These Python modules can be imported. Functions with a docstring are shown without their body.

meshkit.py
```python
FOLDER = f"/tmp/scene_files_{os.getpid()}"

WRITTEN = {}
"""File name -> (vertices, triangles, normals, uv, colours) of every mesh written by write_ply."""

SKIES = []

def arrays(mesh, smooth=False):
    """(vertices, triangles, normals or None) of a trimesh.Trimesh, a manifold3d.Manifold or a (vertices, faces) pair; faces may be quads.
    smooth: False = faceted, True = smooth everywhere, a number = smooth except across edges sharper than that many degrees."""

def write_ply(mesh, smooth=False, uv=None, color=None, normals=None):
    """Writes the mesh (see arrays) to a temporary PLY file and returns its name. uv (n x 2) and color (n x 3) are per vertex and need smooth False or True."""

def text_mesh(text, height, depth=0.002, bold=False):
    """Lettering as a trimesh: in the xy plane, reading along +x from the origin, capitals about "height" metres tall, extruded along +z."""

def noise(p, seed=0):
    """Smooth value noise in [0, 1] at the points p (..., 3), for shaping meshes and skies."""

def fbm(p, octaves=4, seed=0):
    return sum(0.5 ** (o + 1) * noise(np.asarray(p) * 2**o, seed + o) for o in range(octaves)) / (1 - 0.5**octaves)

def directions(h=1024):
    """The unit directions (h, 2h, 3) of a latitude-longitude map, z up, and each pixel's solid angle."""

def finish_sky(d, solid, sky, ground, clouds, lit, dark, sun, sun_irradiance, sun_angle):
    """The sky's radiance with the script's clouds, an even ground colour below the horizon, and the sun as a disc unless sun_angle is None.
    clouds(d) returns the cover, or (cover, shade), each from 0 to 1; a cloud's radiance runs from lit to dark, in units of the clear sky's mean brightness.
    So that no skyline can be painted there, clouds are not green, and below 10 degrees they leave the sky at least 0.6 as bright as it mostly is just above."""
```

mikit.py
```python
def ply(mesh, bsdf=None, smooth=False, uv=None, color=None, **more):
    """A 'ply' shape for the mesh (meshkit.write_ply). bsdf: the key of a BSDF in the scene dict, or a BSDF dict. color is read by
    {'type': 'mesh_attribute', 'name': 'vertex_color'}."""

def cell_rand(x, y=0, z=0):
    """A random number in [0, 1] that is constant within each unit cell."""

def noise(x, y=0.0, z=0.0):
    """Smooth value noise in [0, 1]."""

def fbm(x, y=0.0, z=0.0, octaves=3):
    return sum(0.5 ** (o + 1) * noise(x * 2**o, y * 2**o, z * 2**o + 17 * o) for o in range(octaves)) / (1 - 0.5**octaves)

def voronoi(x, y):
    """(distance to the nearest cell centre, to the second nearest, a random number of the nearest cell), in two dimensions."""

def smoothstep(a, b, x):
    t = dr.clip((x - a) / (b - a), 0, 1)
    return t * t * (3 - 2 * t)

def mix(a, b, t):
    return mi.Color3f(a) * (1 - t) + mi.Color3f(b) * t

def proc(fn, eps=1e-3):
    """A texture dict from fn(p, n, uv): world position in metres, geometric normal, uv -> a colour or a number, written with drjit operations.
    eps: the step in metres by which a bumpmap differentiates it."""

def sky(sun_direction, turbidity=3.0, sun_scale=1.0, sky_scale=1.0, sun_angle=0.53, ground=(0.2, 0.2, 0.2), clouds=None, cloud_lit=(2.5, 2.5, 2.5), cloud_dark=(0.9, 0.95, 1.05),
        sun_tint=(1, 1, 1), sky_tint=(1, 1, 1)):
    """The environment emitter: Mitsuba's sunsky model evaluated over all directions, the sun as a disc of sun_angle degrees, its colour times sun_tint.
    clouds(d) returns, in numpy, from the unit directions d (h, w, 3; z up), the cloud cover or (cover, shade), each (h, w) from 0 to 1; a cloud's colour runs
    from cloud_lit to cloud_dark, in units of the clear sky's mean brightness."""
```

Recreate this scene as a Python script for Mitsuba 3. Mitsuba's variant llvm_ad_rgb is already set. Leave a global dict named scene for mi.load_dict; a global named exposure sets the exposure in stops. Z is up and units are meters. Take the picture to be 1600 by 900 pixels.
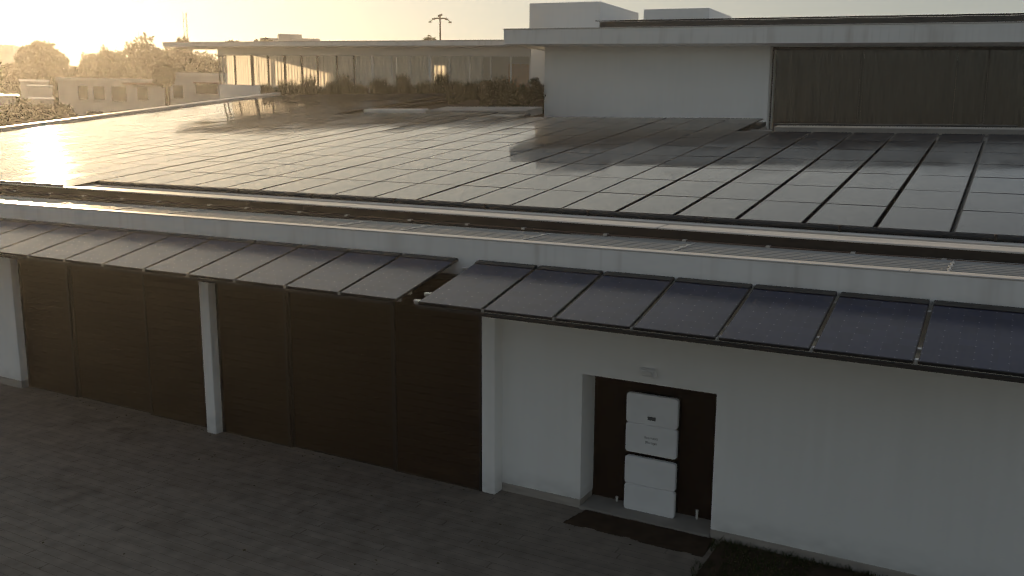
import math, random
import numpy as np, trimesh, drjit as dr, mitsuba as mi, mikit, meshkit
from mikit import noise, fbm, cell_rand, smoothstep, mix
T = mi.ScalarTransform4f
rng = np.random.default_rng(7)
random.seed(7)

# ------------------------------------------------------------------ camera, sky, exposure
SUN = np.array([-0.8312, 0.5294, 0.1697])
PIT, YAW, ROLL, EYE = .1783, .51, .0045, np.array([0, -11.3838, 5.55])
_f = np.array([-math.sin(YAW), math.cos(YAW), 0]); _r = np.array([math.cos(YAW), math.sin(YAW), 0]); _u = np.array([0, 0, 1.])
FWD = _f * math.cos(PIT) - _u * math.sin(PIT)
_U = _u * math.cos(PIT) + _f * math.sin(PIT)
UPV = _U * math.cos(ROLL) - _r * math.sin(ROLL)
scene, labels = {}, {}
scene['air'] = {'type': 'homogeneous', 'albedo': {'type': 'rgb', 'value': [.96, .95, .93]}, 'sigma_t': {'type': 'rgb', 'value': [.0007, .0007, .0007]},
                'phase': {'type': 'hg', 'g': .76}}
scene['camera'] = {'type': 'perspective', 'fov_axis': 'x', 'fov': 2 * math.degrees(math.atan(800 / 1399.91)), 'near_clip': .1, 'far_clip': 2000.,
                   'to_world': T().look_at(origin=EYE.tolist(), target=(EYE + FWD).tolist(), up=UPV.tolist()), 'medium': {'type': 'ref', 'id': 'air'}}
def veil(d):                                   # thin high cloud, brighter towards the low sun
    q = np.stack([d[..., 0] * 2.2, d[..., 1] * 2.2, d[..., 2] * 9], -1)
    f = np.clip((meshkit.fbm(q, 4, 3) - .35) / .3, 0, 1)
    ang = np.degrees(np.arccos(np.clip(d @ (SUN / np.linalg.norm(SUN)), -1, 1))); el = np.degrees(np.arcsin(d[..., 2]))
    near = np.maximum(.95 * np.exp(-(ang / 50) ** 2) * np.clip(.72 + el / 60, 0, 1), .74 * np.exp(-(el / 7) ** 2) * np.exp(-(ang / 150) ** 2))
    return .26 + .12 * f + .50 * near, np.clip(1 - near * (.88 + .2 * f), 0, 1)
scene['daylight'] = mikit.sky(SUN.tolist(), turbidity=3.0, sun_scale=1.35, sky_scale=1.0, sun_tint=(.98, 1.12, 1.68), sky_tint=(.96, .96, 1.04), clouds=veil, cloud_lit=(4.4, 4.3, 3.6), cloud_dark=(1.64, 1.54, 1.40))
exposure = 2.0

# ------------------------------------------------------------------ materials
def C(r, g=None, b=None):
    return {'type': 'rgb', 'value': [r, r if g is None else g, r if b is None else b]}
def mat(name, base, rough=.8, spec=.5, metal=0., bump=None, bscale=1., two=True, **k):
    d = {'type': 'principled', 'base_color': base if isinstance(base, dict) else C(*base), 'roughness': rough, 'specular': spec, 'metallic': metal, **k}
    if bump is not None:
        d = {'type': 'bumpmap', 'arbitrary': mikit.proc(bump[0], eps=bump[1]), 'scale': bscale, 'bsdf': d}
    scene[name] = {'type': 'twosided', 'bsdf': d} if two else d
P = mikit.proc

def stucco(p, n, uv):
    a = fbm(p.x * .7, p.y * .7, p.z * .7, 4)
    s = fbm(p.x * 9, p.y * 9, p.z * .6, 3)
    f = noise(p.x * 60, p.y * 60, p.z * 60)
    low = smoothstep(.55, .0, p.z) * fbm(p.x * 5, p.y * 5, p.z * 7, 3)
    return mix((.79, .785, .77), (.66, .65, .625), .55 * a * s + .12 * f) * (1 - .35 * low)
mat('white_stucco', P(stucco), .9, .25, bump=(lambda p, n, uv: fbm(p.x * 70, p.y * 70, p.z * 70, 2) * .0015, 2e-3))
def plinth(p, n, uv):
    return mix((.40, .37, .335), (.25, .225, .20), fbm(p.x * 4, p.y * 4, p.z * 14, 4))
mat('plinth_render', P(plinth), .9, .2)
def paint(p, n, uv):
    streak = smoothstep(.52, .8, fbm(p.x * 3.2, p.y * 3.2, p.z * .35, 4))
    drip = smoothstep(.55, .9, noise(p.x * 14, p.y * 9, p.z * .8)) * noise(p.x * .8, 3.3, p.z)
    return mix((.70, .70, .69), (.50, .48, .455), .5 * streak + .45 * drip)
mat('fascia_paint', P(paint), .7, .3, bump=(lambda p, n, uv: fbm(p.x * 5, p.y * 5, p.z * 5, 3) * .006, 5e-3))
def galv(p, n, uv):
    a = fbm(p.x * .6, p.y * 7, p.z * 3, 4); b = fbm(p.x * 3, p.y * 30, 0, 2)
    return mix((.42, .43, .43), (.25, .25, .245), .75 * a + .3 * b)
mat('roof_metal', P(galv), .38, .5, .35, bump=(lambda p, n, uv: fbm(p.x * 1.2, p.y * 6, 0, 3) * .006, 5e-3))
mat('pale_metal', P(lambda p, n, uv: mix((.66, .65, .63), (.40, .385, .36), fbm(p.x * 1.1, p.y * 9, p.z * 9, 4))), .45, .5, .1,
    bump=(lambda p, n, uv: fbm(p.x * 1.5, p.y * 5, 0, 3) * .006, 5e-3))
mat('bright_metal', (.62, .62, .61), .3, .5, .8)
mat('dark_brown_metal', P(lambda p, n, uv: mix((.020, .013, .009), (.032, .022, .016), fbm(p.x * 1.5, p.y * 8, p.z * 8, 3))), .55, .4)
mat('black_metal', (.012, .012, .013), .38, .5)
mat('slat_wood', P(lambda p, n, uv: mix((.0200, .0098, .0052), (.0155, .0076, .0042), fbm(p.x * .5, p.y * 3, p.z * 8, 2))), .6, .2)
def cells(p, n, uv):
    u, v = uv.x, uv.y
    cu, cv = u - dr.round(u), v - dr.round(v)
    dot = dr.select(dr.abs(cu) + dr.abs(cv) < .05, mi.Float(1), mi.Float(0))
    gap = dr.maximum(smoothstep(.012, .004, dr.abs(cu)), smoothstep(.012, .004, dr.abs(cv)))
    bus = smoothstep(.02, .008, dr.abs((u * 3 + .5) - dr.round(u * 3 + .5)) * .9) * .25
    c = mix((.005, .009, .036), (.009, .014, .052), cell_rand(dr.floor(u) + dr.floor(p.x) * 7, dr.floor(v)))
    c = mix(c, (.035, .04, .06), .4 * gap + bus * .5)
    dirt = smoothstep(.45, .85, fbm(p.x * 1.7, p.y * 1.1, p.z, 4))
    return mix(mix(c, (.22, .23, .27), dot), (.09, .085, .078), .05 * dirt + .01)
def glass_rough(p, n, uv):
    return .045 + .06 * smoothstep(.35, .8, fbm(p.x * 2.1, p.y * .9, p.z, 4))
mat('cell_glass', P(cells), .21, .42)
mat('black_glass', P(lambda p, n, uv: mix((.009, .012, .022), (.075, .072, .07), .02 + .16 * smoothstep(.4, .85, fbm(p.x * 1.7, p.y * 1.1, p.z, 4)))), P(glass_rough), .5, bump=(lambda p, n, uv: fbm(p.x * .9, p.y * .9, 1.7, 2) * .003, .02))
mat('panel_frame', (.014, .014, .015), .4, .5)
scene['window_glass'] = {'type': 'thindielectric', 'int_ior': 1.5}
scene['low_index_glass'] = {'type': 'thindielectric', 'int_ior': 1.33}  # lower index, so the wide upper window reflects less
mat('white_frame', (.62, .61, .59), .5, .4)
mat('dark_frame', (.07, .065, .058), .5, .4)
scene['sheer_cloth'] = {'type': 'principledthin', 'base_color': C(.94, .92, .87), 'roughness': .9, 'diff_trans': 1.75}
scene['dim_cloth'] = {'type': 'principledthin', 'base_color': C(.022, .019, .016), 'roughness': .9, 'diff_trans': .25}
def paving(p, n, uv):
    row = dr.floor(p.y / .15)
    off = cell_rand(row, 5) * 3.0
    bx = (p.x + off) / 3.2
    brick = cell_rand(dr.floor(bx), row, 3)
    a = fbm(p.x * .35, p.y * .5, 0, 4); b = fbm(p.x * 1.0, p.y * 11, 0, 4); s = fbm(p.x * 6, p.y * 6, 2, 3)
    c = mix((.208, .182, .157), (.122, .106, .091), .35 * a + .50 * b + .10 * brick)
    q = p.y / .15
    j = dr.maximum(smoothstep(.045, .015, dr.abs(q - dr.round(q))), smoothstep(.005, .002, dr.abs(bx - dr.round(bx))))
    stain = smoothstep(.62, .78, fbm(p.x * .9 + 3, p.y * .9, 4, 4)) * .22
    return c * (.75 + .5 * s) * (1 - .30 * j) * (1 - stain)
def paving_h(p, n, uv):
    row = p.y / .15
    j = smoothstep(.06, .0, dr.abs(row - dr.round(row))) * .005
    return fbm(p.x * 2.5, p.y * 16, 0, 4) * .010 + noise(p.x * 40, p.y * 40) * .002 - j
mat('paving', P(paving), .75, .3, bump=(paving_h, 4e-3))
mat('earth', P(lambda p, n, uv: mix((.050, .034, .023), (.018, .0125, .009), fbm(p.x * 7, p.y * 7, p.z * 7, 4))), .95, .15, bump=(lambda p, n, uv: fbm(p.x * 25, p.y * 25, p.z * 25, 4) * .03, 4e-3))
mat('land', P(lambda p, n, uv: mix((.085, .075, .048), (.045, .05, .03), fbm(p.x * .15, p.y * .15, 0, 4))), .95, .1)
mat('concrete', P(lambda p, n, uv: mix((.33, .315, .29), (.18, .165, .15), fbm(p.x * 2.5, p.y * 2.5, p.z * 3, 5))), .85, .25)
mat('cover_plastic', P(lambda p, n, uv: mix((.74, .745, .75), (.66, .66, .66), fbm(p.x * 3, p.y * 3, p.z * 3, 3))), .42, .45)
mat('grey_print', (.09, .095, .10), .5, .4)
mat('cream_plaster', P(lambda p, n, uv: mix((.66, .63, .60), (.50, .47, .44), fbm(p.x * .8, p.y * .8, p.z * .8, 4))), .9, .2)
mat('far_window', (.035, .035, .04), .2, .5)
mat('tile_red', (.28, .15, .10), .8, .3)
mat('glossy_roof', P(lambda p, n, uv: mix((.5, .5, .48), (.35, .34, .32), fbm(p.x, p.y, p.z, 3))), .35, .5, .6)
mat('bark', (.055, .04, .03), .9, .2)
def leafm(name, c, t):
    scene[name] = {'type': 'principledthin', 'base_color': P(lambda p, n, uv, c=c: mi.Color3f(*c) * (.55 + .9 * noise(p.x * 1.3, p.y * 1.3, p.z * 1.3))), 'roughness': .7, 'diff_trans': t}
leafm('leaf_dark', (.042, .043, .018), .5)
leafm('leaf_olive', (.056, .052, .022), .55)
leafm('reed', (.060, .054, .025), .5)
leafm('lawn_blade', (.026, .042, .012), .5)
mat('mast_steel', (.12, .075, .055), .6, .4)
mat('room_brown', (.075, .055, .04), .8, .3)
mat('room_pale', (.42, .39, .34), .85, .3)
mat('amber_timber', (.34, .15, .05), .5, .4)

# ------------------------------------------------------------------ helpers
used = {}
def numbered(base):
    k = used.get(base, -1) + 1; used[base] = k
    return base if k == 0 else f'{base}_{k:03d}'
def put(key, mesh, bsdf, **k):
    key = numbered(key); scene[key] = mikit.ply(mesh, bsdf, **k); return key
def again(key, shape, to_world):
    key = numbered(key); scene[key] = {**shape, 'to_world': to_world}; return key
def thing(name, label, cat, group=None):
    key = numbered(name); labels[key] = {'label': label, 'category': cat}
    if group: labels[key]['group'] = group
    return key
def structure(key, mesh, bsdf, **k):
    key = put(key, mesh, bsdf, **k); labels[key] = {'kind': 'structure'}; return key
def cat(ms): return trimesh.util.concatenate(ms)
def box(x0, x1, y0, y1, z0, z1):
    m = trimesh.creation.box((x1 - x0, y1 - y0, z1 - z0)); m.apply_translation(((x0 + x1) / 2, (y0 + y1) / 2, (z0 + z1) / 2)); return m
def cbox(x0, x1, y0, y1, z0, z1, c=.008):
    a = np.array([x1 - x0, y1 - y0, z1 - z0]) / 2; o = np.array([x0 + x1, y0 + y1, z0 + z1]) / 2; v = []
    for s in np.array(np.meshgrid([-1, 1], [-1, 1], [-1, 1])).T.reshape(-1, 3):
        for k in range(3):
            e = a - c; e[k] = a[k]; v.append(o + s * e)
    return trimesh.convex.convex_hull(np.array(v))
def tube(a, b, r, n=8, r2=None):
    a, b = np.asarray(a, float), np.asarray(b, float); d = b - a; L = np.linalg.norm(d); d = d / L
    x = np.cross(d, [0, 0, 1] if abs(d[2]) < .9 else [1, 0, 0]); x /= np.linalg.norm(x); y = np.cross(d, x)
    t = np.arange(n) * 2 * np.pi / n; ring = np.cos(t)[:, None] * x + np.sin(t)[:, None] * y
    r2 = r if r2 is None else r2
    v = np.vstack([a + ring * r, b + ring * r2, a[None], b[None]]); f = []
    for i in range(n):
        j = (i + 1) % n; f += [[i, j, n + j], [i, n + j, n + i], [2 * n, j, i], [2 * n + 1, n + i, n + j]]
    return trimesh.Trimesh(v, f, process=False)
def path(pts, r, n=8): return cat([tube(pts[i], pts[i + 1], r, n) for i in range(len(pts) - 1)])
def frame(o, ex, ey):
    ex = np.asarray(ex, float); ex = ex / np.linalg.norm(ex); ey = np.asarray(ey, float); ey = ey - ex * (ex @ ey); ey /= np.linalg.norm(ey)
    m = np.eye(4); m[:3, 0], m[:3, 1], m[:3, 2], m[:3, 3] = ex, ey, np.cross(ex, ey), o; return m
def shear(m, us=-.0353):
    m = m.copy(); v = np.array(m.vertices); v[:, 2] += us * (v[:, 0] + 11); m.vertices = v; return m

# ------------------------------------------------------------------ ground
g = 16
xs = np.concatenate([np.linspace(-210, -40, 40), np.linspace(-38, 40, 30), np.linspace(44, 90, 6)]); ys = np.concatenate([np.linspace(-90, 26, 30), np.linspace(28, 200, 40)])
X, Y = np.meshgrid(xs, ys, indexing='ij')
def land_z(X, Y):
    d = np.clip((-(X + 48) * .83 + (Y - 20) * .55) / 60, 0, 1) * (X < -40) + np.clip((Y - 45) / 70, 0, 1) * (X >= -40) * .8
    d = np.clip(d, 0, 1); return 6.0 * d * d * (3 - 2 * d)
Z = -.02 + land_z(X, Y)
V = np.stack([X, Y, Z], -1).reshape(-1, 3); nx, ny = X.shape
I = np.arange(nx * ny).reshape(nx, ny)
Fc = np.stack([I[:-1, :-1], I[1:, :-1], I[1:, 1:], I[:-1, 1:]], -1).reshape(-1, 4)
structure('terrain', (V, Fc), 'land', smooth=True)
structure('paved_yard', box(-60, 30, -40, .0, -.3, 0.0), 'paving')

# ------------------------------------------------------------------ garage wing in front
b = thing('garage_building', 'long low white garage building with dark slatted doors, white fascia and sloping roof', 'building')
from shapely.geometry import Polygon, box as sbox
def wall_xz(poly, y0, y1):
    m = trimesh.creation.extrude_polygon(poly, y1 - y0, engine='earcut')
    v = np.array(m.vertices); m.vertices = np.stack([v[:, 0], y1 - v[:, 2], v[:, 1]], 1); return m
right = sbox(-6.53, .13, 5.5, 3.56).difference(sbox(-5.2, -1, -3.23, 2.05))
put(b + '__wall', wall_xz(right, 0, .46), 'white_stucco')
put(b + '__wall', cbox(-26, -18.12, -.40, .3, .16, 3.3, .012), 'white_stucco')
put(b + '__pilaster', cbox(-6.765, -6.53, -.22, .3, 0, 3.3, .012), 'white_stucco')
put(b + '__pillar', cbox(-12.545, -12.31, -.40, .1, 0, 3.3, .012), 'white_stucco')
for x0, x1 in ((-6.528, -5.2), (-3.23, 5.5)):
    put(b + '__plinth', cbox(x0, x1, -.006, .44, -.05, .129, .004), 'plinth_render')
put(b + '__plinth', cbox(-26, -18.125, -.395, .3, -.05, .158, .004), 'plinth_render')
put(b + '__niche_back', box(-5.4, -3.0, .461, .52, 0, 2.2), 'slat_wood')
def uneven_slab():
    xs = np.linspace(-5.19, -3.24, 40); f = -.03 + .10 * (meshkit.fbm(np.stack([xs * 3, xs * 0, xs * 0], 1), 3, 4) - .6)
    poly = Polygon(list(zip(xs, f)) + [(-3.24, .46), (-5.19, .46)])
    m = trimesh.creation.extrude_polygon(poly, .075, engine='earcut'); m.apply_translation((0, 0, -.03)); return m
put(b + '__niche_floor', uneven_slab(), 'concrete')
# doors: six sliding leaves of slats
for x0, x1, yy in ((-18.12, -16.5, -.22), (-16.5, -14.26, -.17), (-14.26, -12.545, -.22), (-12.31, -10.65, -.22), (-10.65, -8.42, -.17), (-8.42, -6.765, -.20)):
    d = put(b + '__garage_door', cat([box(x0, x1, yy + .03, yy + .07, .02, 3.35), cbox(x0 + .002, x0 + .05, yy - .022, yy + .035, .005, 3.3, .004), cbox(x1 - .05, x1 - .002, yy - .022, yy + .035, .005, 3.3, .004)]), 'black_metal')
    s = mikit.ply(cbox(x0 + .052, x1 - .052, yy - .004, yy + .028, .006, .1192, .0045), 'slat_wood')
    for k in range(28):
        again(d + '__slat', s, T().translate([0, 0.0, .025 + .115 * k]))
    put(b + '__door_rail', cbox(x0, x1, yy + .005, yy + .06, -.02, .018, .003), 'dark_brown_metal')
# fascia, parapet coping, low roof
put(b + '__fascia', cbox(-42, 6, -.05, .13, 3.30, 3.885, .006), 'fascia_paint')
xb = -42.
while xb < 6:
    L = 4.1; put(b + '__coping', cbox(xb, min(xb + L - .006, 6), -.062, .155, 3.887, 3.905, .005), 'pale_metal'); xb += L
put(b + '__low_roof', box(-42, 6, .13, 1.95, 3.55, 3.82), 'roof_metal')
for k in range(11):
    put(b + '__low_roof__rib', cbox(-42, 6, .225 + .148 * k, .275 + .148 * k, 3.815, 3.845, .008), 'roof_metal')
jx = [-30.5, -28.1, -25.6, -23.2, -20.6, -18.1, -16.0, -14.4, -10.15, -8.8, -6.5, -4.1, -.62, 1.8]
for i, x in enumerate(jx):
    m = [cbox(x - .012, x + .012, .2, 1.55, 3.845, 3.857, .003)] + [cbox(x - .035 + .02 * rng.random(), x + .03, .3 + .3 * k, .36 + .3 * k, 3.847, 3.868, .004) for k in range(4)]
    put(b + '__low_roof__joint_strip', cat(m), 'bright_metal')
# upper roof: everything follows z += CS * (x - R0)
CS, R0, TH, YR, ZR = -.0064, -18.4202, .1203, 2.8813, 4.2013
def roof_z(x, y, dz=0.): return ZR + CS * (x - R0) + math.tan(TH) * (y - YR) + dz
def rsh(m, slope=True):
    m = m.copy(); v = np.array(m.vertices); v[:, 2] += CS * (v[:, 0] - R0) + (math.tan(TH) * (v[:, 1] - YR) if slope else 0); m.vertices = v; return m
put(b + '__step_fascia', rsh(box(-42, 6, 1.86, 1.95, 3.6, 4.075), False), 'dark_brown_metal')
put(b + '__eave_gutter', rsh(cbox(-42, 6, 1.70, 1.86, 3.80, 3.93, .02), False), 'dark_brown_metal')
m = [path([(-42, 1.69, 3.95 ), (6, 1.69, 3.95)], .012, 6)]
put(b + '__gutter_wire', rsh(cat(m), False), 'mast_steel')
for x in np.arange(-30, 4, 1.27):
    xx = x + .3 * rng.random(); put(b + '__gutter_clip', rsh(cbox(xx - .03, xx + .03, 1.66, 1.75, 3.935, 3.965, .004), False), 'bright_metal')
xb = -42.
while xb < 6:
    L = 6.2; put(b + '__eave_strip', rsh(cbox(xb, min(xb + L - .03, 6), 1.84, 2.36, 4.075, 4.10, .006), False), 'pale_metal'); xb += L
put(b + '__flashing', rsh(cbox(-42, 6, 2.50, 2.95, 4.07, 4.112, .006), False), 'pale_metal')
put(b + '__flashing', rsh(box(-42, 6, 2.30, 2.55, 4.0, 4.07), False), 'black_metal')
put(b + '__conduit', rsh(path([(-19.4, 2.80, 4.16), (6, 2.80, 4.16)], .045, 10), False), 'black_metal')
for x in np.arange(-18.9, 5, 2.08):
    put(b + '__conduit_clamp', rsh(cbox(x - .02, x + .02, 2.74, 2.86, 4.10, 4.212, .006), False), 'dark_brown_metal')
put(b + '__conduit', rsh(path([(-37, 1.93, 4.11), (-19.6, 1.93, 4.11)], .04, 10), False), 'black_metal')
XL = -36.55
def deck(x0, x1, y0, y1, dz, t=.12): return rsh(box(x0, x1, y0, y1, ZR + dz - t, ZR + dz))
put(b + '__roof_deck', cat([deck(XL, -24.45, 2.2, 27.4, -.13), deck(-24.45, -16.36, 2.2, 19.25, -.13), deck(-16.36, -6.96, 2.2, 17.2, -.13), deck(-6.96, 6, 2.2, 15.3, -.13)]), 'black_metal')
put(b + '__edge_coping', rsh(cbox(-37.35, -36.75, 1.6, 27.5, ZR - .10, ZR + .10, .01)), 'pale_metal')
put(b + '__edge_gutter', rsh(cbox(-36.74, -36.45, 1.9, 27.3, ZR - .10, ZR - .04, .01)), 'dark_brown_metal')
put(b + '__side_wall', box(-37.2, -36.8, 1.0, 27.4, -.3, 4.0), 'white_stucco')
put(b + '__rear_wall', box(-37.2, -15.2, 27.1, 27.4, -.3, 5.8), 'white_stucco')

# ------------------------------------------------------------------ solar panels
def panel_shapes(w, l, nu=6, nv=10, glass='black_glass', cut=0.):
    fr = cbox(0, w, 0, l, -.035, 0, .003)
    i = .011
    gv = np.array([[i, i, .0022], [w - i, i, .0022], [w - i, l - i - cut, .0022], [i, l - i - cut, .0022], [i, i, -.004], [w - i, i, -.004], [w - i, l - i - cut, -.004], [i, l - i - cut, -.004]])
    gf = np.array([[0, 1, 2], [0, 2, 3], [4, 5, 1], [4, 1, 0], [5, 6, 2], [5, 2, 1], [6, 7, 3], [6, 3, 2], [7, 4, 0], [7, 0, 3]])
    uv = np.stack([(gv[:, 0] - .02) / (w - .04) * nu, (gv[:, 1] - .03) / (l - .06) * nv], 1)
    return mikit.ply(fr, 'panel_frame'), mikit.ply((gv, gf), glass, uv=uv), fr, (gv, gf, uv)
def tilt(m, w, l, s):
    a, c = rng.normal(0, s, 2); R = trimesh.transformations.euler_matrix(a, c, 0); C0 = np.eye(4); C0[:2, 3] = w / 2, l / 2
    return m @ C0 @ R @ np.linalg.inv(C0)
GAP_AT = {8: .07, 12: .07, 4: .06, 0: .06}
PITCH, ROW, ROOFW = 1.04, 1.583, {}
spots = []
def col_gap(i): return .065 if i >= 12 else GAP_AT.get(i, .032)
ORD = 'first second third fourth fifth sixth seventh eighth ninth tenth eleventh twelfth thirteenth fourteenth fifteenth sixteenth seventeenth eighteenth nineteenth twentieth twenty-first twenty-second twenty-third'.split()
def add_col(x0, x1, y0, ymax, col):
    n = 0; y = y0
    while y + ROW * math.cos(TH) <= ymax + .02:
        spots.append((x0, x1, y, f"{'front row' if n == 0 else ORD[n] + ' row from the front'}, {col}")); y += ROW * math.cos(TH); n += 1
for i in range(-1, 21):                       # gap i stands at R0 + i * PITCH
    x0, x1 = R0 + i * PITCH + col_gap(i) / 2, R0 + (i + 1) * PITCH - col_gap(i + 1) / 2
    add_col(x0, x1, YR, (14.2 if x1 > -6.4 else 17.4) if x1 > -16.4 else 19.0, f'{ORD[i + 1]} column right of the step')
for k in range(16):
    x1 = -19.50 - PITCH * k - (.05 if k % 4 == 0 else .017); x0 = -19.50 - PITCH * (k + 1) + .017
    add_col(x0, x1, 2.03, 27.3 if x1 < -24.4 else 19.0, f'{ORD[k]} column left of the step')
def size_at(s): return 1 / ((s[0] - EYE[0]) ** 2 + (s[2] - EYE[1]) ** 2) ** 1.5
spots.sort(key=size_at, reverse=True)
shapes, far = {}, []
for n, (x0, x1, y, where) in enumerate(spots):
    w, l = round(x1 - x0, 3), ROW - .021
    if w not in shapes: shapes[w] = panel_shapes(w, l)
    m = tilt(frame((x0, y, roof_z(x0, y)), (1, 0, CS), (0, math.cos(TH), math.sin(TH))), w, l, .0022)
    if n < 300:
        k = thing('solar_panel', f'rooftop array solar panel, {where}', 'solar panel', 'solar panels of the big rooftop array')
        again(k + '__frame', shapes[w][0], T(m)); again(k + '__glass', shapes[w][1], T(m))
    else:
        far.append((shapes[w], m))
fm, gvs, gfs, uvs, at = [], [], [], [], 0
for s, m in far:
    q = s[2].copy(); q.apply_transform(m); fm.append(q)
    gv, gf, uv = s[3]; gvs.append(gv @ m[:3, :3].T + m[:3, 3]); gfs.append(gf + at); uvs.append(uv); at += len(gv)
k = thing('distant_solar_panels', 'farthest rows of the rooftop solar array, reflecting the low sun', 'solar panels'); labels[k]['kind'] = 'stuff'
put(k + '__frame', cat(fm), 'panel_frame'); put(k + '__glass', (np.vstack(gvs), np.vstack(gfs)), 'black_glass', uv=np.vstack(uvs))
for kk in (k + '__frame', k + '__glass'): labels[kk] = {'kind': 'stuff'}

# awning of panels over the doors and the wall
AF, AB = np.array([0, -1.66, 3.219]), np.array([0, -.075, 3.583])
ay = (AB - AF) / np.linalg.norm(AB - AF); alen = np.linalg.norm(AB - AF)
W = .985
aw = panel_shapes(W, alen - .01, glass='cell_glass', cut=.13)
cover = mikit.ply(cbox(.004, W - .004, alen - .145, alen - .012, -.004, .014, .004), 'black_metal')  # black strip across the top of each awning panel
def awning_panel(x0, lab):
    m = tilt(frame(np.array([x0, 0, 0]) + AF, (1, 0, 0), ay), W, alen, .0012)
    k = thing('solar_panel', lab, 'solar panel', None)
    again(k + '__frame', aw[0], T(m)); again(k + '__glass', aw[1], T(m)); again(k + '__dark_top_strip', cover, T(m))
for i in range(8):
    look = 'pale sky-reflecting' if i < 2 else 'dark blue'
    awning_panel(-6.909 + 1.03 * i + .022, f'{look} awning solar panel, {ORD[i]} to the right of the gap in the awning')
for i in range(14):
    awning_panel(-7.2306 - 1.03 * (i + 1) + .022, f'pale sky-reflecting awning solar panel, {ORD[i]} to the left of the gap in the awning')
def on_awning(t, dz): return AF + ay * alen * t + np.cross([1, 0, 0], ay) * dz
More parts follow.
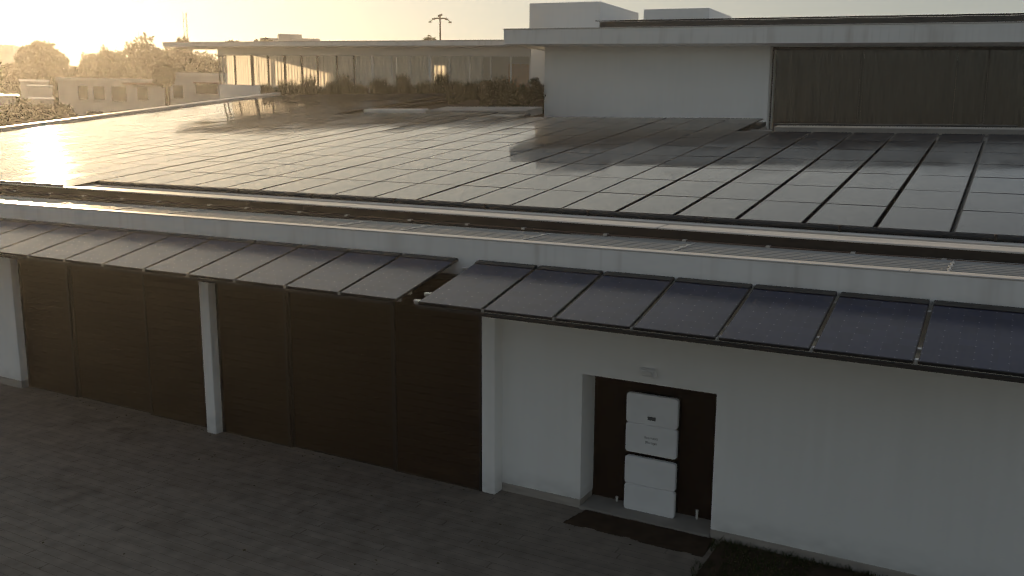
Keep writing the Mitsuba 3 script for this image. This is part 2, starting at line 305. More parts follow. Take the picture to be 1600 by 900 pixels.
for nm, xa, xb in (('right', -7.05, 1.6), ('left', -21.8, -7.28)):
    k = thing('awning_frame', f'metal rails and brackets that carry the {nm} run of awning panels', 'frame')
    for t in (.08, .24, .86):
        p0 = on_awning(t, -.062)
        r = cbox(xa, xb, -.022, .022, -.026, .026, .004); v = np.array(r.vertices)
        r.vertices = np.stack([v[:, 0], p0[1] + v[:, 1] * ay[1] - v[:, 2] * ay[2], p0[2] + v[:, 1] * ay[2] + v[:, 2] * ay[1]], 1)
        put(k + '__rail', r, 'bright_metal')
    r = cbox(xa + .14, xb - .01, -1.70, -1.667, 3.135, 3.185, .004); put(k + '__front_beam', r, 'black_metal')
    n = 9 if nm == 'right' else 15
    x = -6.909 if nm == 'right' else -7.2306 - 14 * 1.03
    for i in range(n):
        xx = x + 1.03 * i
        if xx > xb: break
        for t in (.004, .985):
            p0 = on_awning(t, -.012); put(k + '__clip', cbox(xx - .009, xx + .009, p0[1] - .025, p0[1] + .02, p0[2] - .03, p0[2] + .012, .003), 'roof_metal')
        if i % 2 == 0:
            a, c = on_awning(.10, -.10), np.array([0, -.05, 2.98]); a[0] = c[0] = xx + .4
            if xx > -6.6: c[1] = .0
            put(k + '__bracket', cat([tube(a, c, .018, 6), tube(on_awning(.98, -.10) + [xx + .4, 0, 0], a, .018, 6)]), 'black_metal')

# ------------------------------------------------------------------ wall lamp, battery cabinets, pipe stubs
k = thing('wall_lamp', 'small pale box-shaped wall lamp above the recess in the white wall', 'lamp')
put(k + '__housing', cbox(-4.28, -4.10, -.08, .0, 2.17, 2.265, .012), 'cover_plastic')
put(k + '__hood', cat([cbox(-4.30, -4.075, -.10, .001, 2.267, 2.282, .005), cbox(-4.095, -4.077, -.10, .001, 2.16, 2.265, .004)]), 'cover_plastic')
put(k + '__lens', cbox(-4.265, -4.12, -.094, -.081, 2.185, 2.25, .005), 'white_frame')
def rounded(x0, x1, z0, z1, y0, y1, r=.045, c=.006):
    poly = sbox(x0 + r, z0 + r, x1 - r, z1 - r).buffer(r, quad_segs=5)
    ms = []
    P0 = np.array(poly.exterior.coords)[:-1]; P1 = np.array(poly.buffer(-c, quad_segs=5).exterior.coords)[:-1]
    return trimesh.convex.convex_hull(np.vstack([np.c_[P1[:, 0], np.full(len(P1), y0), P1[:, 1]], np.c_[P0[:, 0], np.full(len(P0), y0 + c), P0[:, 1]], np.c_[P0[:, 0], np.full(len(P0), y1), P0[:, 1]]]))
for nm, za, zm, zb in (('upper', .925, 1.365, 1.81), ('lower', .035, .44, .862)):
    k = thing('battery_cabinet', ('white battery cabinet with a small grey display, upper of two in the dark recess' if nm == 'upper' else 'plain white battery cabinet, lower of two, standing near the recess floor'), 'battery cabinet')
    put(k + '__body', cbox(-4.57, -3.86, .27, .46, za + .03, zb - .03, .01), 'black_metal')
    put(k + '__cover', rounded(-4.605, -3.835, zm + .0015, zb, .235, .30), 'cover_plastic')
    put(k + '__cover', rounded(-4.605, -3.835, za, zm - .0015, .235, .30), 'cover_plastic')
    if nm == 'upper':
        put(k + '__display', cbox(-4.275, -4.155, .230, .2345, 1.445, 1.50, .002), 'grey_print')
        for j, (tx, hh) in enumerate((('SunVault', .036), ('Storage', .036))):
            t = meshkit.text_mesh(tx, hh, .002); v = np.array(t.vertices); cx = (v[:, 0].max() + v[:, 0].min()) / 2
            t.vertices = np.stack([v[:, 0] - cx - 4.215, .2345 - v[:, 2], v[:, 1] + 1.165 - .07 * j], 1)
            put(k + '__lettering', t, 'grey_print')
for x, lab in ((-4.78, 'short pale pipe stub at the left of the lower battery cabinet'), (-3.55, 'short pale pipe stub standing in the right corner of the recess')):
    h = .07 if x < -4 else .13
    pk = numbered('pipe_stub'); labels[pk] = {'label': lab, 'category': 'pipe'}; scene[pk] = mikit.ply(cat([tube((x, .40, .03), (x, .40, .03 + h), .016, 10), tube((x, .40, .03 + h), (x, .40, .05 + h), .022, 10)]), 'white_frame')

# soil bed and lawn
def patch(poly, z, h, seed, res=.03):
    x0, y0, x1, y1 = poly.bounds; xs, ys = np.arange(x0, x1 + res, res), np.arange(y0, y1 + res, res)
    X, Y = np.meshgrid(xs, ys, indexing='ij'); import shapely
    d = shapely.distance(shapely.points(X.ravel(), Y.ravel()), poly.exterior).reshape(X.shape); inn = shapely.contains_xy(poly, X.ravel(), Y.ravel()).reshape(X.shape)
    n = meshkit.fbm(np.stack([X * 9, Y * 9, X * 0], -1), 4, seed)
    Z = np.where(inn, z + h * np.clip(d / .08, 0, 1) * (.4 + n), -.05)
    I = np.arange(X.size).reshape(X.shape); F = np.stack([I[:-1, :-1], I[1:, :-1], I[1:, 1:], I[:-1, 1:]], -1).reshape(-1, 4)
    keep = inn.ravel()[F].any(1); return (np.stack([X, Y, Z], -1).reshape(-1, 3), F[keep])
rag = lambda xs, y, s, sd: [(x, y + s * (meshkit.fbm(np.array([[x * 4, 0, sd]]), 3, 2)[0] - .5)) for x in xs]
bed = Polygon(rag(np.linspace(-5.22, -3.12, 30), -.60, .10, 0) + [(-3.12, .0), (-5.1, -.01)])
structure('soil_bed', patch(bed, .004, .03, 3), 'earth', smooth=True)
lawnp = Polygon(rag(np.linspace(-3.13, 5.2, 60), -4.2, .2, 5) + [(5.2, -.01), (-3.13, -.01)])
structure('lawn_soil', patch(lawnp, .004, .02, 5, .08), 'earth', smooth=True)
nb = 26000
bx, by = rng.uniform(-3.17, 3.2, nb), -4.3 + rng.power(1.6, nb) * 4.28
cl = meshkit.fbm(np.stack([bx * 2, by * 2, bx * 0], 1), 3, 8); keep = (cl > .33) & (bx > -3.17 + .06 * np.sin(by * 9)); bx, by, cl = bx[keep], by[keep], cl[keep]
a = rng.uniform(0, 2 * np.pi, len(bx)); h = (.03 + .05 * rng.random(len(bx))) * (.6 + cl); w = .004 + .004 * rng.random(len(bx)); lean = rng.normal(0, .03, (len(bx), 2))
v = np.stack([np.c_[bx - np.cos(a) * w, by - np.sin(a) * w, bx * 0 + .008], np.c_[bx + np.cos(a) * w, by + np.sin(a) * w, bx * 0 + .008], np.c_[bx + lean[:, 0], by + lean[:, 1], h + .01]], 1).reshape(-1, 3)
k = put('lawn_grass', (v, np.arange(len(v)).reshape(-1, 3)), 'lawn_blade'); labels[k] = {'label': 'dark short grass growing along the foot of the white wall', 'category': 'grass', 'kind': 'stuff'}

lx = np.concatenate([rng.uniform(-18, -6.8, 150), rng.uniform(-12, 2, 160)]); ly = np.concatenate([-.26 - rng.gamma(1.3, .10, 150), rng.uniform(-6, -.7, 160)]); la = rng.uniform(0, 6.28, 310); ls = rng.uniform(.008, .026, 310)
lv = np.stack([np.c_[lx + ls * np.cos(la + q), ly + ls * f_ * np.sin(la + q), .004 + .007 * rng.random(310)] for q, f_ in ((0, 1), (1.7, .7), (3.2, 1), (4.8, .7))], 1).reshape(-1, 3)
k = put('leaf_litter', (lv, np.arange(1240).reshape(-1, 4)), 'reed'); labels[k] = {'label': 'scattered dry leaves and grit along the door bottoms and the yard', 'category': 'leaf litter', 'kind': 'stuff'}

# ------------------------------------------------------------------ upper house on the hill side of the roof
h = thing('upper_house', 'white flat-roofed upper house with a broad fascia and a wide curtained window', 'house')
put(h + '__wall', shear(cbox(-19.18, -9.04, 25.82, 26.94, 2.545, 8.932, .012)), 'white_stucco')
put(h + '__wall', shear(cbox(-21.98, -18.71, 29.76, 34.11, 2.545, 9.510, .012)), 'white_stucco')
put(h + '__side_wall', shear(box(-19.06, -18.71, 26.94, 33.64, 2.545, 8.805)), 'white_stucco')
put(h + '__end_wall', shear(box(6.35, 6.70, 26.94, 33.64, 2.545, 8.805)), 'white_stucco')
put(h + '__rear_wall', shear(box(-18.71, 6.35, 33.64, 33.99, 2.545, 8.805)), 'room_brown')
put(h + '__floor', shear(box(-18.71, 6.35, 26.97, 33.64, 4.970, 5.317)), 'room_brown')
put(h + '__roof_slab', shear(cbox(-20.52, 9.24, 24.43, 34.22, 8.817, 9.463, .012)), 'fascia_paint')
put(h + '__roof_edge', shear(cbox(-20.56, 9.24, 24.39, 24.63, 9.466, 9.496, .005)), 'pale_metal')
put(h + '__chimney_block', shear(cbox(-21.41, -17.66, 28.49, 33.35, 9.466, 11.069, .015)), 'white_stucco')
put(h + '__chimney_block', shear(cbox(-15.50, -12.45, 28.49, 31.98, 9.466, 10.665, .015)), 'white_stucco')
put(h + '__terrace_edge', rsh(cbox(-6.1, 5.5, 14.62, 15.02, ZR - .2, ZR + .03, .008)), 'concrete')
put(h + '__terrace_track', rsh(cbox(-6.25, -.1, 15.05, 15.16, ZR - .2, ZR + .075, .006)), 'black_metal')
put(h + '__terrace_floor', cat([box(-9.0, 6.3, 15.32, 26.1, 5.0, 5.3), box(-16.3, -9.01, 17.25, 25.8, 5.0, 5.6)]), 'concrete')
xg = np.array([-9.02, -5.66, -1.29, 6.35])
for i in range(3):
    wdw = put(h + '__window', shear(cat([cbox(xg[i] + .01, xg[i] + .035, 26.16, 26.25, 5.086, 8.811, .004), cbox(xg[i] + .04, xg[i + 1], 26.16, 26.25, 8.713, 8.811, .004), cbox(xg[i] + .04, xg[i + 1], 26.16, 26.25, 5.225, 5.340, .004)])), 'dark_frame')
    gm = shear(trimesh.Trimesh([[xg[i] + .04, 26.2, 5.34], [xg[i + 1], 26.2, 5.34], [xg[i + 1], 26.2, 8.713], [xg[i] + .04, 26.2, 8.713]], [[0, 1, 2], [0, 2, 3]], process=False))
    put(wdw + '__pane', gm, 'low_index_glass')
def curtain(x0, x1, y, z0, z1, fold, amp, seed, jitter=.35):
    n = int((x1 - x0) / fold * 8) + 2; x = np.linspace(x0, x1, n)
    ph = np.cumsum(1 + jitter * (meshkit.noise(np.stack([x * 2.3, x * 0 + seed, x * 0], 1)) - .5) * 2) * (x[1] - x[0]) / fold * 2 * np.pi
    zz = np.linspace(z0, z1, 5); V = []
    for j, z in enumerate(zz):
        k = 1 - .35 * j / 4
        V.append(np.stack([x + .25 * amp * np.sin(ph * 2 + 1), y + k * amp * np.sin(ph + .15 * np.sin(seed + j)), np.full(n, z)], 1))
    V = np.vstack(V); I = np.arange(5 * n).reshape(5, n); F = np.stack([I[:-1, :-1], I[:-1, 1:], I[1:, 1:], I[1:, :-1]], -1).reshape(-1, 4)
    f3 = np.vstack([F[:, [0, 1, 2]], F[:, [0, 2, 3]]])
    return shear(trimesh.Trimesh(V, f3, process=False))
for i, (x0, x1) in enumerate(((-8.96, -5.6), (-5.59, -2.32), (-2.31, 1.15), (1.16, 6.3))):
    c = put('dark_curtain', curtain(x0, x1, 26.6, 5.32, 8.80, .25, .024, i * 3.1), 'dim_cloth', smooth=True)
    labels[c] = {'label': f'dim brown pleated curtain behind the wide upper window, {ORD[i]} from the white wall', 'category': 'curtain', 'group': 'curtains in the wide upper window'}
# small solar field on top of the upper house
for i in range(21):
    x0 = -16.5 + 1.13 * i; m = frame((x0, 25.37, 9.873), (1, 0, -.0353), (0, math.cos(.09), math.sin(.09))); m[2, 3] += -.0353 * (x0 + 11)
    if i == 0: tp = panel_shapes(1.11, 1.62)
    k = thing('roof_solar_panel', 'thin dark solar panel seen edge-on along the top of the upper house roof', 'solar panel', 'solar panels on top of the upper house')
    again(k + '__frame', tp[0], T(m)); again(k + '__glass', tp[1], T(m))
fx = thing('panel_rack', 'dark rack under the solar panels on top of the upper house', 'rack')
for y in (25.63, 26.8): put(fx + '__rail', shear(cbox(-16.4, 6.9, y - .03, y + .03, 9.546, 9.815 + (y - 25.44) * .09, .005)), 'black_metal')
for i in range(20): put(fx + '__foot', shear(cbox(-16.0 + 1.13 * i, -15.9 + 1.13 * i, 25.62, 26.82, 9.466, 9.542, .004)), 'black_metal')
put(fx + '__gap_shade_sheet', shear(cbox(-15.71, 6.93, 25.44, 25.49, 9.510, 9.810, .004)), 'black_metal')  # black sheet standing in for the shaded gap beneath the panels

# ------------------------------------------------------------------ glass wing at the back
g = thing('glass_wing', 'long low glass-fronted wing with a thin white flat roof beside the planter', 'building')
YG = 33.87
put(g + '__sill_wall', shear(cbox(-48.51, -22.06, YG, YG + .25, -0.920, 6.969, .012)), 'white_stucco')
put(g + '__header', shear(cbox(-48.51, -22.06, YG + .02, YG + .22, 8.967, 9.440, .01)), 'white_frame')
put(g + '__roof_slab', shear(cbox(-52.67, -48.63, 32.83, 35.61, 9.443, 9.706, .012)), 'fascia_paint')  # overhang kept short behind, out of view, so low sun reaches the curtains
put(g + '__roof_slab', shear(cbox(-48.63, -41.58, 32.83, 40.92, 9.443, 9.706, .012)), 'fascia_paint')
put(g + '__roof_slab', shear(cbox(-41.58, -22.00, 32.83, 38.15, 9.443, 9.706, .012)), 'fascia_paint')
put(g + '__roof_edge', shear(cbox(-52.73, -22.00, 32.79, 33.07, 9.708, 9.746, .005)), 'pale_metal')
put(g + '__floor', shear(box(-48.39, -22.06, YG + .25, 37.57, 6.472, 6.819)), 'room_pale')
put(g + '__rear_wall', shear(cat([box(-48.39, -41.81, 40.46, 40.69, 2.545, 9.440), box(-41.81, -41.58, 37.57, 40.69, 2.545, 9.440), box(-41.58, -36.27, 37.57, 37.80, 2.545, 9.440), box(-35.11, -22.06, 37.57, 37.80, 2.545, 9.440), box(-36.27, -35.11, 37.57, 37.80, 2.545, 7.974), box(-36.27, -35.11, 37.57, 37.80, 9.302, 9.440)])), 'room_pale')  # out of view; opening placed to throw a sun strip onto the curtains
put(g + '__end_sill', shear(box(-48.51, -48.28, YG + .25, 40.69, 2.545, 6.969)), 'white_stucco')
mull = [-48.48, -46.99, -45.39, -43.95, -42.48, -41.03, -39.69, -38.10, -36.72, -35.27, -33.81, -32.43, -30.99, -29.64, -28.23, -26.81, -25.50, -24.25, -22.18]
thick = {2: .09, 4: .07, 9: .08, 12: .10}
for i, x in enumerate(mull):
    w = thick.get(i, .032); put(g + '__mullion', shear(cbox(x - w, x + w, YG + .04, YG + .16, 6.970, 8.964, .006)), 'white_frame' if i > 8 else 'dark_frame')
for i in range(len(mull) - 1):
    x0, x1 = mull[i] + .03, mull[i + 1] - .03
    wdw = put(g + '__window', shear(cat([cbox(x0, x1, YG + .06, YG + .14, 6.971, 7.015, .004), cbox(x0, x1, YG + .06, YG + .14, 8.921, 8.963, .004)])), 'white_frame')
    put(wdw + '__pane', shear(trimesh.Trimesh([[x0, YG + .1, 7.015], [x1, YG + .1, 7.015], [x1, YG + .1, 8.921], [x0, YG + .1, 8.921]], [[0, 1, 2], [0, 2, 3]], process=False)), 'window_glass')
for y0, y1 in ((34.22, 37.22), (37.28, 40.40)):
    wdw = put(g + '__end_window', shear(cat([cbox(-48.46, -48.35, y0, y0 + .07, 6.980, 9.360, .004), cbox(-48.46, -48.35, y1 - .07, y1, 6.980, 9.360, .004)])), 'dark_frame')
    put(wdw + '__pane', shear(trimesh.Trimesh([[-48.4, y0, 6.985], [-48.4, y1, 6.985], [-48.4, y1, 9.43], [-48.4, y0, 9.43]], [[0, 1, 2], [0, 2, 3]], process=False)), 'window_glass')
cw = [(-48.337, -45.368, 'brightest pale sheer curtain, at the far left end of the glass wing'), (-45.357, -42.481, 'sunlit pale sheer curtain, second from the left in the glass wing'), (-42.469, -39.663, 'sheer curtain crossed by a slanting shadow, third from the left in the glass wing'),
      (-39.651, -36.729, 'dim sheer curtain, fourth from the left in the glass wing'), (-36.717, -33.842, 'grey sheer curtain, fifth from the left in the glass wing'), (-33.830, -31.012, 'grey sheer curtain with a bright sunny strip, sixth from left in the glass wing'), (-31.000, -27.604, 'grey sheer curtain, seventh from the left, beside the uncurtained dark panes')]
for i, (x0, x1, lab) in enumerate(cw):
    c = put('sheer_curtain', curtain(x0, x1, YG + .6, 6.84, 9.36, .27, .038, 11 + i * 2.7), 'sheer_cloth', smooth=True)
    labels[c] = {'label': lab, 'category': 'curtain', 'group': 'sheer curtains in the glass wing'}
# furniture seen through the uncurtained panes
k = thing('cabinet', 'brown timber cabinet standing behind the dark right panes of the glass wing', 'cabinet')
put(k + '__body', shear(cbox(-27.26, -23.33, 36.76, 37.45, 6.830, 8.667, .02)), 'amber_timber')
for i in range(4): put(k + '__door', shear(cbox(-27.2 + .97 * i, -26.28 + .97 * i, 36.72, 36.76, 6.992, 8.574, .01)), 'amber_timber')

# planter terrace
soil = trimesh.creation.extrude_polygon(Polygon([(-24.4, 20.75), (-17.15, 20.75), (-19.5, 25.6), (-19.5, 27.75), (-24.4, 27.75)]), .9, engine='earcut'); soil.apply_translation((0, 0, ZR - 1.2))
structure('planter_soil', rsh(soil), 'earth')
structure('terrace_kerb', rsh(cbox(-21.2, -16.62, 19.28, 20.74, ZR - .30, ZR - .02, .01)), 'concrete')
structure('planter_step', rsh(cbox(-24.4, -21.3, 19.28, 19.62, ZR - .30, ZR + .01, .01)), 'pale_metal')
structure('planter_bed', rsh(box(-24.4, -21.2, 19.62, 20.74, ZR - 1.2, ZR - .25)), 'earth')
structure('back_planter', rsh(box(-38.2, -24.4, 27.42, 27.78, ZR - 1.2, ZR - .02)), 'earth')
def grass_clump(cx, cy, cz, n, H, spread, seed, lean=.5):
    r = np.random.default_rng(seed); V, F = [], []
    for i in range(n):
        a = r.uniform(0, 2 * np.pi); d = spread * math.sqrt(r.random()); x, y = cx + d * math.cos(a), cy + d * math.sin(a)
        hh = H * r.uniform(.55, 1.1); t = r.uniform(0, 2 * np.pi); l = hh * lean * r.uniform(.1, .9); w = r.uniform(.014, .032); sx, sy = -math.sin(t) * w, math.cos(t) * w
        b0 = len(V)
        for q, ww in ((0, 1), (.4, .9), (.75, .6)):
            px, py = x + math.cos(t) * l * q * q, y + math.sin(t) * l * q * q; V += [(px - sx * ww, py - sy * ww, cz + hh * q), (px + sx * ww, py + sy * ww, cz + hh * q)]
        V.append((x + math.cos(t) * l, y + math.sin(t) * l, cz + hh))
        F += [(b0, b0 + 1, b0 + 3), (b0, b0 + 3, b0 + 2), (b0 + 2, b0 + 3, b0 + 5), (b0 + 2, b0 + 5, b0 + 4), (b0 + 4, b0 + 5, b0 + 6)]
    return np.array(V), np.array(F)
def leaf_cloud(blobs, n, size, seed, flat=.0):
    r = np.random.default_rng(seed); blobs = np.array(blobs, float); vol = blobs[:, 3] ** 2; which = r.choice(len(blobs), n, p=vol / vol.sum())
    d = r.normal(size=(n, 3)); d /= np.linalg.norm(d, axis=1, keepdims=True)
    rad = r.random(n) ** .45
    c = blobs[which, :3] + d * (blobs[which, 3] * rad)[:, None] * np.array([1, 1, .8])
    keep = meshkit.noise(c / (blobs[:, 3].mean() * .45), seed) > .30; c = c[keep]; n = len(c)
    a = r.normal(size=(n, 3)); a /= np.linalg.norm(a, axis=1, keepdims=True); b2 = np.cross(a, r.normal(size=(n, 3))); b2 /= np.linalg.norm(b2, axis=1, keepdims=True)
    s = size * r.uniform(.5, 1.2, n)[:, None]
    V = np.stack([c - a * s, c + b2 * s * .45, c + a * s, c - b2 * s * .45], 1).reshape(-1, 3)
    I = np.arange(n * 4).reshape(-1, 4); return V, I
kinds = ['tall feathery brown grass clump', 'low dense olive grass clump', 'spiky dry grass clump']
px_ = -38.0
i = 0
while px_ < -19.6:
    on_soil = px_ > -24.3
    cy = 27.0 if on_soil else 27.55; cz = roof_z(px_, 27.0, -.32 if on_soil else -.04)
    Hh = [.75, .55, .95, .7, 1.15, .6, .8, 1.2][i % 8] * (1.0 if on_soil else 1.0); sp = .42 + .12 * (i % 3)
    V, F = grass_clump(px_, cy, cz, 230, Hh, sp, 100 + i)
    if not on_soil: V[:, 1] = 27.6 + (V[:, 1] - 27.55) * .35
    k = put('ornamental_grass', (V, F), 'reed' if i % 3 else 'leaf_olive')
    labels[k] = {'label': 'wispy brown ornamental grass clump growing in the planter in front of the glass wing', 'category': 'plant', 'group': 'ornamental grasses along the glass wing'}
    px_ += .56 + .16 * ((i * 7) % 4); i += 1
for j, (x, y, hh, r, lab) in enumerate(((-23.2, 24.6, .75, .55, 'low dark bush at the left end of the brown planter bed'), (-20.9, 23.4, .6, .5, 'small olive bush in the middle of the brown planter bed'), (-19.3, 22.6, .8, .55, 'yellowish bush near the right end of the planter bed'),
                                         (-18.6, 23.0, 1.2, .6, 'tall dark leafy shrub in front of the short white wall end'), (-18.2, 21.3, .55, .4, 'round broad-leaved shrub in the right corner of the planter bed'), (-21.8, 25.6, 1.2, .55, 'dark upright shrub in front of the dark right panes'), (-25.0 + 5.4, 25.8, 1.35, .5, 'slim dark shrub beside the last pale mullion'))):
    hh *= .72; z0 = roof_z(x, y, -.30); k = thing('shrub', lab, 'shrub')
    bl = [(x + rng.normal(0, r * .4), y + rng.normal(0, r * .4), z0 + hh * q, r * rng.uniform(.32, .58)) for q in (.25, .4, .55, .7, .85, .95)]
    put(k + '__foliage', leaf_cloud(bl, 620, .085, 300 + j), 'leaf_olive' if j in (1, 2) else 'leaf_dark')
    put(k + '__stem', cat([tube((x, y, z0 - .05), (bx_[0], bx_[1], bx_[2]), .018, 5, .008) for bx_ in bl[1:4]]), 'bark')

# ------------------------------------------------------------------ far houses, trees, masts
def far_house(name, label, A, B, depth, z0, z1, wins, bsdf='cream_plaster'):
    A, B = np.array(A, float), np.array(B, float); L = np.linalg.norm(B - A); ex = (B - A) / L; ny = np.array([-ex[1], ex[0]])
    def loc(m):
        v = np.array(m.vertices); m = m.copy(); p = A + v[:, :1] * ex + v[:, 1:2] * ny; m.vertices = np.c_[p, v[:, 2]]; return m
    k = thing(name, label, 'house')
    put(k + '__wall', loc(cbox(0, L, 0, depth, z0, z1, .02)), bsdf)
    put(k + '__parapet', loc(cbox(-.12, L + .12, -.12, depth + .12, z1 + .002, z1 + .28, .02)), bsdf)
    for x0, x1, a, c in wins:
        w = put(k + '__window', loc(cat([box(x0 - .07, x0, -.05, -.002, a, c), box(x1, x1 + .07, -.05, -.002, a, c), box(x0 - .1, x1 + .1, -.09, -.002, a - .08, a), box(x0 - .07, x1 + .07, -.05, -.002, c, c + .07)])), bsdf)
        put(w + '__pane', loc(box(x0, x1, -.022, -.003, a, c)), 'far_window')
    return k, loc
k, loc = far_house('white_house', 'hazy white two-storey flat-roofed house beyond the left end of the roof', (-66.0, 33.8), (-61.0, 40.1), 8, 0, 8.9,
    [(1.4, 2.1, 7.5, 8.55), (2.5, 3.3, 7.5, 8.55), (3.8, 4.9, 7.4, 8.55), (5.7, 6.5, 7.5, 8.55), (1.9, 3.1, 5.2, 6.6), (3.6, 4.6, 5.2, 6.6), (5.2, 6.4, 5.2, 6.6)])
put(k + '__cornice', loc(cbox(4.6, 8.2, -.25, 0, 8.72, 8.88, .01)), 'tile_red')
k, loc = far_house('annex_house', 'small pale flat-roofed house with a shaded window, left of the glass wing', (-60.9, 40.2), (-57.0, 45.2), 6, 0, 9.5, [(.25, 1.0, 7.7, 8.75), (2.0, 3.7, 8.1, 8.85)])
put(k + '__awning', loc(cbox(1.8, 4.1, -.6, -.1, 8.93, 9.02, .01)), 'tile_red')
far_house('hazy_tower', 'faint hazy block at the left edge of the skyline', (-156, 79), (-150.5, 84), 8, 0, 18.5, [(1, 2.2, 14, 16), (3, 4.2, 14, 16)])
k = thing('stepped_house', 'stepped pale rooftops just above the thin roof of the glass wing', 'house')
for x, w, z, dd in ((-76.0, 3.0, 15.3, 3), (-74.4, 2.6, 15.75, 3), (-72.9, 3.2, 15.3, 3), (-71.2, 2.2, 15.0, 3)):
    m = cbox(-w / 2, w / 2, -dd / 2, dd / 2, 3, z, .03); m.apply_transform(trimesh.transformations.rotation_matrix(.8, [0, 0, 1])); m.apply_translation((x, 68 + (x + 76) * .6, 0)); put(k + '__block', m, 'cream_plaster')
for j, (x, y, z, w, d, lab) in enumerate(((-83.6, 43.4, 9.7, 2.6, 2.8, 'glinting metal shed roof, highest of those left of the far white house'), (-79.2, 41.0, 9.05, 2.2, 1.6, 'thin glinting shed roof below the highest one at the far left'),
                                       (-76.4, 35.4, 8.0, 3.0, 2.2, 'broad glinting shed roof at the far left edge'), (-73.4, 37.2, 7.75, 2.0, 1.8, 'glinting shed roof nearest the dark hedge'))):
    k = thing('metal_shed', lab, 'shed'); R = trimesh.transformations.rotation_matrix(math.atan2(-.53, .85), [0, 0, 1])
    def pl(m): m.apply_transform(R); m.apply_translation((x, y, 0)); return m
    put(k + '__wall', pl(cbox(-d / 2 + .1, d / 2 - .1, -w / 2 + .1, w / 2 - .1, 1, z - .16, .02)), 'cream_plaster')
    r = cbox(-d / 2, d / 2, -w / 2, w / 2, -.03, .03, .005); v = np.array(r.vertices); v[:, 2] += z - math.tan(.105) * v[:, 0]; r.vertices = v
    put(k + '__roof', pl(r), 'glossy_roof')
def tree(lab, x, y, top, hw, seed, low=None, leaf='leaf_dark', n=2600, size=.26, name='tree', nb_=20):
    r = np.random.default_rng(seed); z0 = float(land_z(np.array(x), np.array(y))) - .1
    low = top - 1.7 * hw if low is None else low
    k = thing(name, lab, 'tree'); c = np.array([x, y, (top + low) / 2]); hh = (top - low) / 2 * .9
    d = r.normal(size=(n, 3)); d /= np.linalg.norm(d, axis=1, keepdims=True)
    R = .52 + .62 * meshkit.fbm(d * 1.7 + seed, 2, seed) + .34 * (meshkit.fbm(d * 5 + seed, 3, seed + 1) - .3)
    p = c + d * (R * r.random(n) ** .38)[:, None] * np.array([hw, hw, hh]) * 1.08
    p = p[(meshkit.noise(p / (hw * .22), seed + 2) > .36) | (r.random(n) < .25)]; m = len(p)
    a = r.normal(size=(m, 3)); a /= np.linalg.norm(a, axis=1, keepdims=True); b2 = np.cross(a, r.normal(size=(m, 3))); b2 /= np.linalg.norm(b2, axis=1, keepdims=True)
    q4 = size * r.uniform(.45, 1.2, m)[:, None]
    put(k + '__crown', (np.stack([p - a * q4, p + b2 * q4 * .5, p + a * q4, p - b2 * q4 * .5], 1).reshape(-1, 3), np.arange(m * 4).reshape(-1, 4)), leaf)
    bl = [c + r.uniform(-.55, .55, 3) * np.array([hw, hw, hh]) for _ in range(12)]
    mz = low + .25 * (top - low); w = .035 * (top - z0)
    limbs = [tube((x, y, z0), (x + .1, y, mz), w * .6, 7, w * .35)] + [tube((x + .1, y, mz - .4), q, w * .25, 5, w * .06) for q in bl]
    put(k + '__trunk', cat(limbs), 'bark')
    return k
TR = [(-99.9, 55.2, 15.2, 2.7, None, 'rounded hazy tree standing highest near the left end of the skyline'), (-109.8, 58.2, 13.4, 2.3, 7, 'low faint tree at the left end of the skyline'), (-103.5, 62.5, 13.3, 2.0, 7, 'small faint tree just right of the rounded hazy one'),
      (-96.5, 60.0, 14.2, 2.3, 6, 'narrow hazy tree left of the tallest tree clump'), (-87.6, 55.2, 14.2, 2.3, 6, 'broad hazy tree behind the white house'), (-81.6, 54.8, 14.9, 2.9, 6, 'tall dense tree, left half of the tallest clump'),
      (-83.5, 60.2, 15.2, 3.0, 6, 'tall dense tree, right half of the tallest clump'), (-75.6, 54.7, 14.7, 1.0, 8, 'narrow pointed treetop under the antenna mast'), (-96.7, 75.6, 15.9, 4.6, 7.0, 'big dark tree beside the left end of the glass wing'),
      (-90.5, 54.0, 12.8, 2.2, 5, 'mid-height hazy tree behind the left part of the white house'), (-94.5, 68.1, 15.0, 3.2, 6.0, 'dark tree behind the right part of the white house'), (-99.0, 57.0, 12.3, 3.2, 4, 'wide low hazy tree filling the gap left of the white house'),
      (-78, 48, 12.0, 2.4, 5, 'mid-height tree behind the middle of the white house'), (-92, 46, 11.6, 2.8, 4, 'low wide hazy tree above the glinting shed roofs'), (-104, 50, 12.2, 3.0, 4, 'low hazy tree at the far left behind the sheds'),
      (-67.8, 87.6, 17.0, 2.2, 9, 'low rounded treetop showing above the glass wing beside the floodlight mast'), (-72.0, 58.0, 14.45, 1.6, 9, 'small treetop showing just above the left part of the thin roof'), (-70.9, 61.5, 14.75, 1.4, 9, 'second small treetop above the thin roof left of the stepped rooftops'), (-68.5, 58.5, 14.3, 1.8, 8, 'flat treetop showing above the thin roof near its left end'),
      (-86, 49.5, 12.0, 3.2, 3.5, 'wide low tree behind the left end of the white house roof'), (-79.5, 56.5, 12.6, 3.4, 4, 'wide low tree behind the middle of the white house roof'), (-72.5, 53.5, 12.4, 3.0, 4, 'wide low tree behind the right end of the white house roof'),
      (-118, 66, 14.0, 4.2, 4, 'faint wide tree closing the skyline at the far left'), (-107, 71, 14.2, 4.0, 5, 'faint wide tree behind the narrow hazy tree'), (-93, 68, 13.6, 3.8, 5, 'faint wide tree behind the tallest clump')]
for j, (x, y, top, hw, low, lab) in enumerate(TR):
    tree(lab, x, y, top, hw, 500 + j, low, 'leaf_dark' if j in (8, 10) else 'leaf_olive', n=7500 if hw > 2 else 4500, size=.30)
tree('round clipped tree rising in front of the far white house roof', -56.9, 36.4, 10.25, .85, 601, 8.3, 'leaf_dark', 3500, .14, nb_=10)
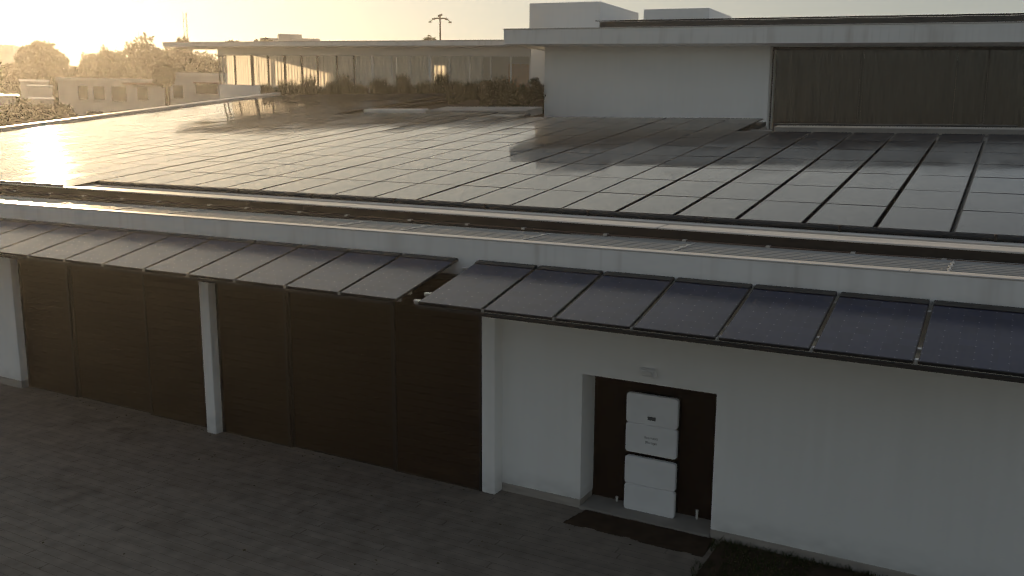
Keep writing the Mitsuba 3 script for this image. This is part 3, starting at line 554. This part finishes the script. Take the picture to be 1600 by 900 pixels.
for j, (x, y, top, hw, low, lab) in enumerate(((-63.1, 29.2, 7.7, 3.2, 1, 'big dark hedge bush at the left edge beyond the roof'), (-64.6, 32.4, 7.2, 2.0, 1, 'smaller hedge bush between the left hedge and the white house'), (-66.0, 25.5, 7.6, 3.4, 1, 'dark hedge bush cut by the left edge of the picture'))):
    tree(lab, x, y, top, hw, 620 + j, low, 'leaf_dark', 9000, .22, name='hedge_bush', nb_=22)
k = thing('floodlight_mast', 'tall brown mast with a cross arm and drooping lamps above the glass wing', 'mast')
mx, my, mz = -66.6, 88.4, 19.2
put(k + '__pole', tube((mx, my, 3), (mx, my, mz + .4), .16, 8, .10), 'mast_steel')
ax = np.array([.87, .49, 0])
put(k + '__cross_arm', cat([tube(np.array([mx, my, mz]) - ax * .8, np.array([mx, my, mz]) + ax * .8, .09, 6), tube((mx - .3, my, mz + .3), (mx + .3, my, mz + .45), .12, 6), tube(np.array([mx, my, mz]) - ax * .8, np.array([mx, my, mz - .35]) - ax * 1.25, .04, 5), tube(np.array([mx, my, mz]) + ax * .8, np.array([mx, my, mz - .4]) + ax * 1.3, .04, 5)]), 'mast_steel')
for s, dz in ((-1.3, -.42), (-.85, -.05), (1.3, -.45), (.85, -.08)):
    c = np.array([mx, my, mz + dz]) + ax * s; put(k + '__lamp', cbox(c[0] - .16, c[0] + .16, c[1] - .14, c[1] + .14, c[2] - .12, c[2] + .06, .03), 'mast_steel')
k = thing('antenna_mast', 'faint thin lattice antenna mast above the trees', 'mast')
ax0 = np.array([-127.6, 100.9, 3.]); legs = [ax0 + .35 * np.array([math.cos(a), math.sin(a), 0]) for a in (0, 2.1, 4.2)]
for L in legs: put(k + '__leg', tube(L, L + [0, 0, 21.6], .05, 5), 'mast_steel')
put(k + '__lattice', cat([tube(legs[i % 3] + [0, 0, i * .7], legs[(i + 1) % 3] + [0, 0, (i + 1) * .7], .03, 4) for i in range(30)]), 'mast_steel')

# ------------------------------------------------------------------ air
scene['haze'] = {'type': 'cube', 'to_world': T().translate([-60, 55, 12.0]).scale([152, 147, 14.]), 'bsdf': {'type': 'null'}, 'interior': {'type': 'ref', 'id': 'air'}}
labels['haze'] = {'kind': 'stuff', 'label': 'warm sunlit haze filling the air', 'category': 'haze'}
